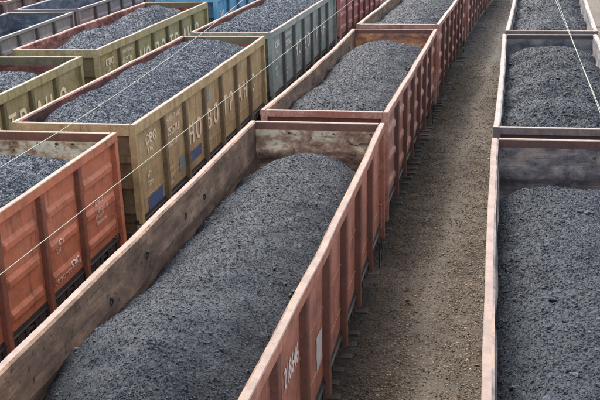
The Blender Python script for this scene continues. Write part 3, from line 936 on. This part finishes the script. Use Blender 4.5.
w.text('ТМТ', YB[0] + 0.7, 2.75, 0.26, LG, 1.0); w.text('5527', YB[0] + 0.75, 2.2, 0.2, LG, 1.0); w.text('1402', YB[1] + 0.3, 2.75, 0.2, LG, 1.0)

# bent wire and bolts left on the end wall of the nearest wagon
t = W['C1'].t
yy = HL - 0.17
MB().tube([(0.72, yy, 3.38), (0.80, yy - 0.05, 3.30), (0.95, yy - 0.04, 3.26), (1.05, yy - 0.06, 3.31), (1.2, yy - 0.03, 3.30), (1.30, yy, 3.36)], 0.012).build('bent_wire', [M['iron']], t)
MB().tube([(0.78, yy, 2.98), (0.84, yy - 0.06, 3.05), (0.92, yy - 0.05, 3.04), (0.95, yy, 2.95)], 0.012).build('bent_wire', [M['iron']], t)
for xx in (-0.62, 0.42, 1.27):
    o = link('lashing_ring', RING, t); o.location = (xx, HL - 0.16, 3.5); o.rotation_euler = (0, 0, -math.pi / 2)
t = W['B0'].t
for xx in (-0.3, 0.15, 0.55, 1.1):
    o = link('lashing_ring', RING, t); o.location = (xx, HL - 0.16, 3.48); o.rotation_euler = (0, 0, -math.pi / 2)

# ------------------------------------------------------------------ coal
CM = {'C': coal_mat('coal_fine', (0.004, 0.0058, 0.0085, 1), (0.074, 0.091, 0.116, 1), 1, 0.45),
      'R': coal_mat('coal_mixed', (0.004, 0.0058, 0.0085, 1), (0.088, 0.108, 0.138, 1), 2),
      'B': coal_mat('coal_lumps', (0.005, 0.0074, 0.0110, 1), (0.235, 0.282, 0.345, 1), 3, 0.1)}

def heap(key, label, mat, edge, crown, end, cx=0.0, humps=(), wave=(0, 1, 0), res=0.04, rough=0.02, lumps=(), seed=1, pw=2.0, endw=1.5):
    """load in a wagon: heightfield plus loose lumps. heights are measured from the rim"""
    x, y, h = PL[key]
    nz = Noise2(seed + 300)
    rg = np.random.default_rng(seed)
    w = W[key]
    XW, YW = 1.41, HL - 0.16
    def hf(px, py):
        u = np.clip(np.abs((px - cx) / np.where(px > cx, XW - cx, XW + cx)), 0, 1)
        z = edge + (crown - edge) * (1 - u ** pw)
        dn = np.clip(1 - (YW - np.abs(py)) / endw, 0, 1)
        z = z - end * dn ** 1.6
        for (hy, hw, ha, hx) in humps:
            z = z + ha * np.exp(-((py - hy) / hw) ** 2 - ((px - hx) / 1.2) ** 2)
        z = z + wave[0] * np.cos((py + wave[2] + 0.25 * px * px) * 2 * math.pi / wave[1]) * (1 - 0.5 * u)
        z = z + 0.10 * nz.fbm(px * 0.75, py * 0.75, 2) + 0.03 * nz.fbm(px * 3.1 + 7, py * 3.1, 2)
        return RIM + z
    nx = int(2 * XW / res); ny = int(2 * YW / res)
    gx, gy = np.meshgrid(np.linspace(-XW, XW, nx), np.linspace(-YW, YW, ny), indexing='ij')
    gz = hf(gx, gy) + 0.4 * rough * nz.fbm(gx / res * 0.45, gy / res * 0.45, 2, 0.7) + rough * 1.5 * (rg.random(gx.shape) - 0.5)
    bw = np.where(gx > 0, w.bowf(gy, 1), -w.bowf(gy, -1)) * np.abs(gx) / XW * 0.8
    co = np.stack([gx + bw, gy, gz], -1).reshape(-1, 3)
    idx = np.arange(nx * ny).reshape(nx, ny)
    qd = np.stack([idx[:-1, :-1], idx[1:, :-1], idx[1:, 1:], idx[:-1, 1:]], -1).reshape(-1, 4)
    tone = 0.08 + rg.random(len(co)) ** 1.2 * 0.24
    root = empty('coal_load', (x, y, 0), -R(h), label, 'coal', 'coal loads in the wagons')
    link('heap', np_mesh('heap', co, qd, mat, tone), root)
    vv, ff, tt, o_ = [], [], [], 0
    for (dens, s0, s1, ico) in lumps:
        n = int(dens * 4 * XW * YW)
        px = (rg.random(n) * 2 - 1) * (XW - s1); py = (rg.random(n) * 2 - 1) * (YW - s1)
        if ico and dens < 20:      # big lumps gather in patches
            k = nz.at(px * 0.8 + 31, py * 0.8) > -0.15; px, py = px[k], py[k]
        s = s0 + (s1 - s0) * rg.random(len(px)) ** 2.2
        sh = np.where(px > 0, w.bowf(py, 1), -w.bowf(py, -1)) * np.abs(px) / XW * 0.8
        p = np.stack([px + sh, py, hf(px, py) + s * (0.15 if ico else 0.32)], 1)
        v, f, t_ = stones(p, s, rg, ico, 0.9 if key[0] in 'BD' else 0.62, chip=not ico)
        vv.append(v); ff.append(f + o_); tt.append(t_); o_ += len(v)
    if vv:
        o = link('coal_lumps', np_mesh('coal_lumps', np.concatenate(vv), np.concatenate(ff), mat, np.concatenate(tt)), root)
        o['kind'] = 'stuff'
    return root

heap('C1', 'smooth mound of fine coal in the middle foreground wagon', CM['C'], -0.92, -0.22, 0.62, humps=((4.6, 2.2, -0.08, 0), (0.3, 1.2, -0.06, 0.1), (-0.6, 0.22, -0.07, 0.15), (-4.6, 2.8, 0.20, -0.8)), res=0.03, rough=0.006,
     lumps=((1700, 0.007, 0.016, False), (120, 0.012, 0.027, False), (14, 0.020, 0.044, True)), seed=1, pw=1.8, endw=2.0)
heap('C2', 'coal in the second wagon of the middle train, with a small hollow', CM['C'], -0.52, -0.16, 0.55, humps=((-2.0, 0.5, -0.14, 0.2),), res=0.035, rough=0.014,
     lumps=((800, 0.010, 0.021, False), (5, 0.03, 0.05, True)), seed=2, endw=1.6, pw=2.2)
heap('C3', 'coal in the third wagon of the middle train, cut by the top edge', CM['C'], -0.45, -0.10, 0.5, res=0.05, rough=0.018, lumps=((350, 0.014, 0.028, False),), seed=3)
heap('R1', 'lumpy coal mound filling the right foreground wagon below its dark end wall', CM['R'], -0.95, -0.52, 0.60, res=0.026, rough=0.011,
     lumps=((1300, 0.008, 0.022, False), (150, 0.016, 0.034, False), (18, 0.025, 0.058, True)), seed=4, endw=2.0, pw=2.4)
heap('R2', 'coal in several low humps in the second wagon of the right train', CM['R'], -0.62, -0.24, 0.55, wave=(0.26, 2.9, 0.4), res=0.035, rough=0.014,
     lumps=((700, 0.012, 0.026, False), (12, 0.03, 0.055, True)), seed=5, endw=1.6, pw=2.4)
heap('R3', 'coal in low humps in the top right corner wagon', CM['R'], -0.58, -0.18, 0.45, wave=(0.16, 3.1, 1.2), res=0.05, rough=0.018, lumps=((350, 0.016, 0.034, False),), seed=6)
heap('B0', 'coal lumps heaped in the orange-red wagon', CM['B'], -0.55, -0.05, 0.55, res=0.04, rough=0.018, lumps=((1000, 0.014, 0.029, False),), seed=7, endw=2.0)
heap('B1', 'coal lumps heaped up to the rim of the tan lettered wagon', CM['B'], -0.28, 0.18, 0.42, cx=-0.30, res=0.04, rough=0.018, lumps=((900, 0.015, 0.030, False),), seed=8, endw=1.6)
heap('B2', 'coal lumps heaped in the grey-green lettered wagon', CM['B'], -0.26, 0.14, 0.35, res=0.05, rough=0.02, lumps=((550, 0.018, 0.034, False),), seed=9, endw=1.2)
heap('D1', 'coal mound in the olive wagon at the left edge', CM['B'], -0.75, -0.14, 0.55, res=0.05, rough=0.02, lumps=((550, 0.016, 0.032, False),), seed=10, endw=2.0)
heap('D2', 'coal in two long humps in the olive wagon at the top left', CM['B'], -0.66, -0.18, 0.5, humps=((2.6, 2.2, 0.40, 0), (-2.6, 1.8, 0.24, 0)), res=0.05, rough=0.018, lumps=((550, 0.016, 0.032, False),), seed=11)

# ------------------------------------------------------------------ overhead wires
def wire(label, pts, r, cat='wire'):
    o = MB().tube(pts, r, 6).build('overhead_wire', [M['wire']], None, smooth=True)
    o['label'] = label; o['category'] = cat; o['group'] = 'overhead wires over the tracks'
    return o
wire('pale thin contact wire running lower over the middle train', [(-4.2, y, 5.92) for y in np.linspace(-20, 90, 30)], 0.0040)
wire('pale thin carrier wire rising above the middle train, upper left of the two', [(-4.2, y, 6.80 + 0.0058 * (y - 6.0) ** 2 * (1 if y > 6 else 0.9)) for y in np.linspace(-16, 28, 30)], 0.0040)
def rx(y): return 1.21 + (1.04 - 1.21) * (y - 13.3) / (24.6 - 13.3)
wire('pale wire over the right train, left of the close pair at the top', [(rx(y), y, 5.95) for y in np.linspace(-10, 80, 24)], 0.0040)
wire('pale wire over the right train, right of the close pair at the top', [(rx(y) + 0.0052 * (y - 17), y, 5.945 + 0.0005 * y) for y in np.linspace(-10, 80, 24)], 0.0040)
